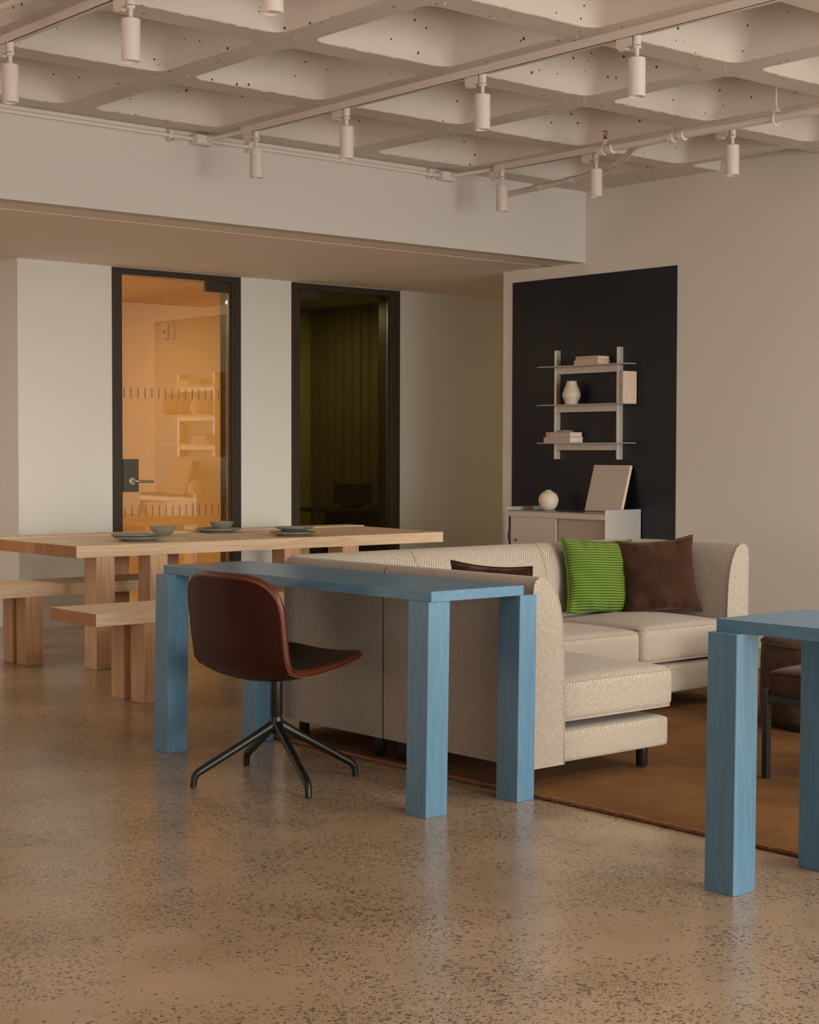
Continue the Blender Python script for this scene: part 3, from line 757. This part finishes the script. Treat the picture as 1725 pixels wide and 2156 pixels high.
# ------------------------------------------------------------------ rug
RG = thing('area_rug', 'tan suede-like rug of sewn panels under the sofa', 'rug', (6, 4.5, 0))
xs = [4.034, 4.865, 5.70, 6.54, 7.38, 8.0]
def hz(x, y): return .0116 + .0022*math.sin(x*3.1+y*1.7) + .0016*math.sin(y*5.3-x*2.2) + .001*math.sin(x*11+y*7)
Y0, Y1 = 1.2, 5.62
for k in range(len(xs)-1):
    b = bmesh.new(); nx, ny = 12, 90; g = []
    for i in range(nx+1):
        row = []
        for j in range(ny+1):
            u = (0, .005, .012, .06, .2, .35, .5, .65, .8, .94, .988, .995, 1)[i]; x = xs[k]+(xs[k+1]-xs[k])*u; y = Y0+(Y1-Y0)*j/ny
            edge = min(u, 1-u)*(xs[k+1]-xs[k])
            z = hz(x, y) - (.0028*(1-edge/.006) if edge < .006 else 0)
            wob = .006*math.sin(y*2.3)+.003*math.sin(y*7.1) if (0 < i or k > 0) else .006*math.sin(y*2.3)+.003*math.sin(y*7.1)
            row.append(b.verts.new((x+wob, y, z)))
        g.append(row)
    for i in range(nx):
        for j in range(ny): b.faces.new((g[i][j], g[i+1][j], g[i+1][j+1], g[i][j+1]))
    bot = bmesh.ops.extrude_face_region(b, geom=list(b.faces))
    for v in [e for e in bot['geom'] if isinstance(e, bmesh.types.BMVert)]: v.co.z = .001
    obj('panel', b, 'rug_pile', RG, True)
# rolled pile edge along the side facing the desks
pts = []
for j in range(220):
    y = Y0+(Y1-Y0)*j/219
    wob = .006*math.sin(y*2.3)+.003*math.sin(y*7.1)
    pts.append((4.032+wob+random.uniform(-.0012, .0012), y, .0085+random.uniform(-.0012, .0012)))
obj('pile_edge', tube(bmesh.new(), pts, [.0075+random.uniform(-.001, .001) for _ in pts], 8), 'rug_edge', RG, True)

# ------------------------------------------------------------------ sofa modules
PROF = [(0, .095), (0, .70), (.004, .735), (.012, .752), (.026, .762), (.046, .7645), (.066, .760), (.086, .745), (.104, .722), (.120, .690), (.134, .65), (.143, .60), (.149, .54), (.153, .46), (.155, .36), (.156, .22), (.156, .095)]
def back_sweep(bm, path, cut=False):
    """sweep the back profile (offset to the left-hand side = inwards) along a plan path"""
    path = [Vector((p[0], p[1])) for p in path]; n = len(path); rings = []
    for i in range(n):
        a = path[max(i-1, 0)]; c = path[min(i+1, n-1)]; d = (c-a).normalized(); nr = Vector((d.y, -d.x))
        rings.append([bm.verts.new((path[i].x+nr.x*o, path[i].y+nr.y*o, z)) for o, z in PROF])
    m = len(PROF)
    for i in range(n-1):
        for k in range(m): bm.faces.new((rings[i][k], rings[i][(k+1) % m], rings[i+1][(k+1) % m], rings[i+1][k]))
    bm.faces.new(rings[0]); bm.faces.new(rings[-1][::-1])
    return bm
def seam_loop(path_pts, parent, r=.0035): return obj('piping', tube(bmesh.new(), path_pts, r, 6), 'sofa_weave', parent, True)
def corner(cx, cy, r, a0, a1, n=10): return [(cx+r*math.cos(math.radians(a0+(a1-a0)*k/n)), cy+r*math.sin(math.radians(a0+(a1-a0)*k/n))) for k in range(n+1)]
def densify(path, step=.08):
    out = [path[0]]
    for a, c in zip(path, path[1:]):
        d = math.dist(a, c); k = max(1, int(d/step))
        for j in range(1, k+1): out.append((a[0]+(c[0]-a[0])*j/k, a[1]+(c[1]-a[1])*j/k))
    return out
def cap_outline(px, py, dx, dy):
    return [(px+dx*o, py+dy*o, z) for o, z in PROF]
def sofa(label, loc, path, basebox, cushbox, legs, caps):
    t = thing('sofa_module', label, 'sofa', loc, 'woven beige sofa modules')
    bk = obj('backrest', back_sweep(bmesh.new(), densify(path)), 'sofa_weave', t, 'auto')
    for c in caps: seam_loop(c, bk)
    obj('base', soft_box(bmesh.new(), *basebox, .018, 0, 10), 'sofa_weave', t, True)
    cu = obj('seat_cushion', soft_box(bmesh.new(), *cushbox, .035, .030, 18), 'sofa_weave', t, True)
    x0, x1, y0, y1, z0, z1 = cushbox
    for zz_, ins in ((z1-.010, .006), (z0+.010, .006)):
        rr = rrect(x0+ins, x1-ins, y0+ins, y1-ins, .034, 6)
        obj('piping', tube(bmesh.new(), [(x, y, zz_) for x, y in rr], .0035, 6, closed=True), 'sofa_weave', cu, True)
    for lx, ly in legs: obj('leg', lathe(bmesh.new(), [(0, .0168), (.021, .0168), (.022, .019), (.022, .098), (0, .098)], lx, ly, 20), 'black_metal', t, 'auto')
    return t
X0, Y0s, X1, Y1s = 4.038, 4.052, 6.352, 5.645
g = .004
sofa('beige sofa module with a bare seat end, nearest the camera', (4.4, 4.46, 0),
     [(X0, Y0s), (X0, 4.864)], (4.17, 4.765, Y0s+.004, 4.868, .096, .212), (4.178, 4.792, Y0s, 4.866, .238, .396),
     [(4.70, 4.135), (4.085, 4.80), (4.70, 4.80), (4.085, 4.135)], [cap_outline(X0, Y0s+.001, 1, 0)])
sofa('beige corner sofa module at the far left end', (4.4, 5.25, 0),
     [(X0, 4.876), (X0, 5.445)] + corner(X0+.2, 5.445, .2, 180, 90) + [(X0+.2, Y1s), (4.782, Y1s)], (4.17, 4.782, 4.874, 5.50, .096, .212), (4.178, 4.780, 4.872, 5.486, .238, .40),
     [(4.15, 5.52), (4.085, 4.94), (4.7, 5.55)], [cap_outline(4.781, Y1s, 0, -1)])
sofa('beige sofa module in the middle of the long back, without an arm', (5.1, 5.3, 0),
     [(4.786, Y1s), (5.570, Y1s)], (4.786, 5.570, 4.925, 5.50, .096, .235), (4.79, 5.572, 4.905, 5.49, .243, .404),
     [(4.85, 5.0), (5.49, 5.0), (4.85, 5.58), (5.49, 5.58)], [cap_outline(4.787, Y1s, 0, -1), cap_outline(5.569, Y1s, 0, -1)])
sofa('beige corner sofa module against the right wall, holding two cushions', (5.95, 5.3, 0),
     [(5.575, Y1s), (X1-.2, Y1s)] + corner(X1-.2, Y1s-.2, .2, 90, 0) + [(X1, 4.925)], (5.575, 6.20, 4.925, 5.50, .096, .235), (5.577, 6.198, 4.905, 5.49, .243, .412),
     [(5.62, 5.0), (6.29, 5.0), (5.62, 5.58), (6.25, 5.5)], [cap_outline(5.576, Y1s, 0, -1), cap_outline(X1, 4.926, -1, 0)])

# ------------------------------------------------------------------ cushions
def pillow(name, label, w, h, th, mat, Mx, seed, pinch=.10, pipe=None, group=None):
    rnd = random.Random(seed); b = bmesh.new(); n = 40
    ph = [rnd.uniform(0, 6.28) for _ in range(8)]
    cache = {}
    for sgn in (1, -1):
        g = []
        for i in range(n+1):
            row = []
            for j in range(n+1):
                u, v = -1+2*i/n, -1+2*j/n
                t = max(0, (1-u**2)*(1-v**2))**.42
                e = (1-u*u)*(1-v*v)
                px = u*w/2*(1-pinch*(1-v*v)*abs(u)**3); py = v*h/2*(1-pinch*(1-u*u)*abs(v)**3)
                wr = .006*math.sin(9*u+ph[0]+3*v)*(abs(v)**2) + .005*math.sin(14*v+ph[1])*(abs(u)**3) + .004*math.sin(6*(u+v)+ph[2])
                wr += .006*max(0, abs(v)-.55)*math.sin(22*u+ph[3])*2
                z = sgn*(th/2*t + wr*min(1, e*6))
                key = (i, j) if (i in (0, n) or j in (0, n)) else (i, j, sgn)
                if key not in cache: cache[key] = b.verts.new((px, py, z))
                row.append(cache[key])
            g.append(row)
        for i in range(n):
            for j in range(n):
                f = (g[i][j], g[i+1][j], g[i+1][j+1], g[i][j+1])
                try: b.faces.new(f if sgn > 0 else f[::-1])
                except ValueError: pass
    bmesh.ops.recalc_face_normals(b, faces=b.faces)
    o = obj(name, b, mat, None, True)
    o.matrix_world = Mx
    tag(o, label, 'cushion', group)
    pts = []
    for s0, s1 in (((-1, -1), (1, -1)), ((1, -1), (1, 1)), ((1, 1), (-1, 1)), ((-1, 1), (-1, -1))):
        for k in range(24):
            q = k/24; u = s0[0]+(s1[0]-s0[0])*q; v = s0[1]+(s1[1]-s0[1])*q
            px = u*w/2*(1-pinch*(1-v*v)*abs(u)**3); py = v*h/2*(1-pinch*(1-u*u)*abs(v)**3); pts.append((px, py, 0))
    obj('edge_seam', tube(bmesh.new(), pts, .004, 6, closed=True), mat, o, True, local=True)
    return o
def frame_matrix(base, facing_deg, lean_deg, h, roll=0):
    """cushion standing on base point, its face turned to facing_deg (plan angle) and leaning back"""
    a = math.radians(facing_deg); le = math.radians(lean_deg)
    f = Vector((math.cos(a), math.sin(a), 0)); upv = Vector((0, 0, 1))
    Y = (upv*math.cos(le) - f*math.sin(le)).normalized(); Z = (f*math.cos(le) + upv*math.sin(le)).normalized(); X = Y.cross(Z)
    R = Matrix((X, Y, Z)).transposed() @ Matrix.Rotation(math.radians(roll), 3, 'Z')
    m4 = R.to_4x4(); m4.translation = Vector(base) + Y*h/2
    return m4
pillow('cushion', 'bright green corduroy cushion behind the brown one', .40, .37, .13, 'green_corduroy', frame_matrix((5.82, 5.36, .425), -104, 14, .37, -3), 3, .10)
pillow('cushion', 'large brown velvet cushion on the right of the sofa', .375, .375, .15, 'brown_velvet', frame_matrix((6.02, 5.19, .425), -131, 16, .375, 5), 5, .12)
pillow('cushion', 'brown cushion almost hidden behind the near sofa back', .44, .36, .12, 'brown_velvet', frame_matrix((4.27, 4.475, .425), 0, 6, .36, 0), 9, .08)

# ------------------------------------------------------------------ drum seat and stool at right
dr = thing('drum_armchair', 'dark olive-brown upholstered drum seat behind the right desk', 'armchair', (6.115, 4.215, 0))
def oval(s, z, w=.36, d=.36, rot=.0): return [(6.115+s*w*math.cos(a), 4.215+s*d*math.sin(a), z) for a in [2*PI*k/48 for k in range(48)]]
b = bmesh.new(); rings = []
for s, z in ((.955, .035), (.985, .06), (1.0, .12), (1.0, .30), (.99, .365), (.97, .385), (.90, .398), (.5, .40)):
    rings.append([b.verts.new(p) for p in oval(s, z)])
for A, C in zip(rings, rings[1:]):
    for k in range(48): b.faces.new((A[k], A[(k+1) % 48], C[(k+1) % 48], C[k]))
b.faces.new(rings[0][::-1]); b.faces.new(rings[-1])
obj('body', b, 'brown_drum', dr, True)
obj('piping', tube(bmesh.new(), [Vector(p) for p in oval(.99, .372)], .006, 8, closed=True), 'brown_drum', dr, True)
obj('plinth', lathe(bmesh.new(), [(0, .0168), (.33, .0168), (.33, .04), (0, .04)], 6.115, 4.215, 40), 'black_metal', dr, 'auto')
stl = thing('low_chair', 'low black-framed seat with rust woven cushion under the right desk', 'chair', (5.1, 3.45, 0))
SX0, SX1, SY0, SY1 = 4.858, 5.42, 3.14, 3.70
for lx, ly in ((SX0, SY1-.025), (SX1-.025, SY1-.025), (SX0, SY0), (SX1-.025, SY0)):
    obj('leg', B(lx, lx+.025, ly, ly+.025, .0168, .340, .002, 1), 'black_metal', stl)
for x0, x1, y0, y1 in ((SX0+.002, SX0+.023, SY0+.025, SY1-.025), (SX1-.023, SX1-.002, SY0+.025, SY1-.025), (SX0+.025, SX1-.025, SY1-.023, SY1-.002), (SX0+.025, SX1-.025, SY0+.002, SY0+.023)):
    obj('rail', B(x0, x1, y0, y1, .295, .322, .002, 1), 'black_metal', stl)
cu = obj('seat_cushion', soft_box(bmesh.new(), SX0+.01, SX1-.01, SY0+.01, SY1-.012, .316, .414, .03, .035, 16), 'ottoman_weave', stl, True)
obj('piping', tube(bmesh.new(), [(x, y, .401) for x, y in rrect(SX0+.014, SX1-.014, SY0+.014, SY1-.016, .03)], .004, 6, closed=True), 'black_metal', cu, True)

# ------------------------------------------------------------------ wall shelf
sf = thing('wall_shelf', 'pale metal ladder shelf with three boards on the navy wall', 'shelf', (8.2, 7.7, 1.15))
for y0, y1 in ((7.402, 7.424), (7.977, 7.999)): obj('upright', B(8.160, XR-.003, y0, y1, 1.150, 1.896, .0015, 1), 'aluminium', sf)
for z in (1.782, 1.521, 1.262):
    sb = obj('shelf_board', B(8.068, 8.190, 7.275, 8.075, z-.005, z, .0008, 1), 'cabinet_metal', sf)
    obj('rail', B(8.164, 8.186, 7.424, 7.977, z-.050, z-.005, .001, 1), 'cabinet_metal', sb)
def book_flat(x0, x1, y0, y1, z, th, cover, pages, label, marks=()):
    """lying book, spine towards -X, page edges on the other sides"""
    t = thing('book', label, 'book', ((x0+x1)/2, (y0+y1)/2, z), 'books on the wall shelf')
    b = bmesh.new(); c = min(.003, th*.12)
    box(b, x0, x1, y0, y1, z, z+c); box(b, x0, x1, y0, y1, z+th-c, z+th); box(b, x0, x0+c, y0, y1, z+c, z+th-c)
    cv = obj('cover', b, cover, t)
    obj('pages', B(x0+c, x1-.004, y0+.003, y1-.003, z+c, z+th-c), pages, t)
    for (a0, a1, q0, q1, m_) in marks:
        obj('spine_mark', B(x0-.0006, x0, y1-(y1-y0)*a1, y1-(y1-y0)*a0, z+th*q0, z+th*q1), m_, cv)
    return t
z = 1.7825
book_flat(8.072, 8.198, 7.512, 7.727, z, .031, 'book_grey', 'paper', 'grey book lying under another on the top shelf', ((.25, .32, .4, .6, 'book_pink'),))
book_flat(8.076, 8.196, 7.514, 7.716, z+.0315, .025, 'book_tan', 'paper', 'tan book lying on top of the top-shelf pair', ((.06, .30, .38, .58, 'book_orange'), (.40, .75, .38, .60, 'book_orange')))
z = 1.2625
book_flat(8.070, 8.200, 7.758, 8.008, z, .037, 'book_pink', 'paper_white', 'thick white-paged book at the bottom of the lowest shelf pile', ((.28, .30, .1, .9, 'book_grey'), (.52, .54, .1, .9, 'book_grey')))
book_flat(8.072, 8.196, 7.762, 7.988, z+.0375, .034, 'book_pink', 'paper', 'book with an orange spine label on the lowest shelf', ((.03, .17, .12, .88, 'book_orange'), (.24, .52, .40, .62, 'book_grey')))
dsh = lathe(bmesh.new(), [(0, z+.0730), (.030, z+.0730), (.052, z+.0775), (.058, z+.081), (.056, z+.083), (.03, z+.077), (0, z+.076)], 8.13, 7.862, 32)
tag(obj('dish', dsh, 'cream_ceramic', None, 'auto'), 'small cream dish on top of the lowest shelf books', 'dish')
def book_up(x0, x1, y0, y1, z, h, cover, label, spine=None, marks=()):
    """upright book, spine towards -X, front cover towards -Y"""
    t = thing('book', label, 'book', ((x0+x1)/2, (y0+y1)/2, z), 'books on the wall shelf')
    b = bmesh.new(); c = .0025
    box(b, x0, x1, y0, y0+c, z, z+h); box(b, x0, x1, y1-c, y1, z, z+h); box(b, x0, x0+c, y0+c, y1-c, z, z+h)
    cv = obj('cover', b, cover, t)
    obj('pages', B(x0+c, x1-.003, y0+c, y1-c, z+.002, z+h-.003), 'paper', t)
    if spine:
        for q0, q1, m_ in spine: obj('spine_mark', B(x0-.0006, x0, y0+.002, y1-.002, z+h*q0, z+h*q1), m_, cv)
    for (ax0, ax1, q0, q1) in marks: obj('cover_mark', B(x0+(x1-x0)*ax0, x0+(x1-x0)*ax1, y0-.0006, y0, z+h*q0, z+h*q1), 'ink', cv)
    return t
z = 1.5215
book_up(8.066, 8.196, 7.279, 7.290, z, .207, 'cover_pink', 'upright pale pink book facing right on the middle shelf', None, ((.20, .23, .12, .20), (.74, .77, .12, .20)))
book_up(8.070, 8.196, 7.2915, 7.312, z, .196, 'book_blue', 'upright grey-blue book in the middle shelf row', ((.50, .60, 'book_teal'), (.62, .98, 'book_grey')))
book_up(8.070, 8.194, 7.3135, 7.321, z, .184, 'book_tan', 'thin tan upright book at the left of the middle shelf row')
vz = 1.5212
tag(obj('vase', lathe(bmesh.new(), [(0, vz), (0.0423, vz), (0.0438, vz+.006), (0.0453, vz+.020), (0.0569, vz+.042), (0.0628, vz+.058), (0.0613, vz+.075), (0.0511, vz+.105), (0.0380, vz+.136), (0.0336, vz+.148), (0.0365, vz+.153), (0.0372, vz+.157), (0.0336, vz+.158), (0.0292, vz+.150), (0.0328, vz+.13), (0, vz+.02)], 8.118, 7.793, 48), 'cream_ceramic', None, True), 'cream pear-shaped vase with a rim on the middle shelf', 'vase')

# ------------------------------------------------------------------ sideboard
cb = thing('sideboard', 'pale metal sideboard with sliding fronts below the shelf', 'cabinet', (8.02, 7.7, 0))
XCF = 7.854
obj('end_panel', B(XCF, 8.195, 7.232, 7.238, .0, .826, .001, 1), 'aluminium', cb)
ep = cb.children[-1]
for x in (7.895, 8.155): obj('rivet', lathe(bmesh.new(), [(0, 0), (.0001, 0)], 0, 0, 3) if False else B(x-.004, x+.004, 7.2305, 7.2325, .783, .791, .001, 1), 'steel', ep)
obj('end_panel', B(XCF, 8.195, 8.140, 8.166, .0, .825, .001, 1), 'aluminium', cb)
obj('cabinet_top', B(XCF, 8.195, 7.238, 8.140, .796, .804, .001, 1), 'cabinet_top', cb)
obj('top_rail', B(XCF, XCF+.02, 7.238, 8.140, .760, .796, .001, 1), 'cabinet_metal', cb)
obj('back_panel', B(8.185, 8.195, 7.238, 8.140, .06, .796), 'cabinet_metal', cb)
obj('bottom_panel', B(XCF, 8.195, 7.238, 8.140, .06, .075), 'cabinet_metal', cb)
dl = obj('sliding_front', B(XCF+.006, XCF+.014, 7.68, 8.112, .075, .760, .001, 1), 'cabinet_metal', cb)
obj('lock', lathe(bmesh.new(), [(0, 0), (.010, 0), (.010, .004), (0, .004)], 0, 0, 20), 'ink', dl)
lk = dl.children[0]; lk.rotation_euler.y = -PI/2; lk.location = Vector((XCF+.006, 8.060, .600)) - root_loc(dl)
for v in lk.data.vertices: v.co += root_loc(dl)
obj('finger_slot', B(XCF-.0005, XCF+.016, 8.110, 8.120, .592, .662, .003), 'ink', dl)
obj('sliding_front', B(XCF+.024, XCF+.032, 7.242, 7.700, .075, .760, .001, 1), 'cabinet_shade', cb)
vz = .8045
prof = [(0, vz), (0.0333, vz), (0.0444, vz+.006), (0.0592, vz+.030), (0.0684, vz+.060), (0.0666, vz+.085), (0.0555, vz+.108), (0.0370, vz+.122), (0.0260, vz+.128), (0.0180, vz+.133), (0.0180, vz+.137), (0.0110, vz+.137), (0.0100, vz+.12), (0, vz+.11)]
tag(obj('vase', lathe(bmesh.new(), prof, 8.02, 7.91, 48), 'ribbed_ceramic', None, True), 'round cream bud vase on the sideboard', 'vase')
# leaning canvas
cvs = thing('canvas', 'blank beige canvas leaning on the navy wall above the sideboard', 'picture', (8.08, 7.47, .804))
le = math.atan2(.095, .315)
def lean(bm):
    bmesh.ops.rotate(bm, verts=bm.verts, cent=(0, 0, 0), matrix=Matrix.Rotation(le, 3, 'Y')); bmesh.ops.translate(bm, verts=bm.verts, vec=(8.078, 0, .809)); return bm
obj('front', lean(B(0, .003, 7.306, 7.628, 0, .318, .0008, 1)), 'canvas', cvs)
obj('stretcher', lean(B(.003, .024, 7.305, 7.629, -.0, .319, .001, 1)), 'canvas_edge', cvs)
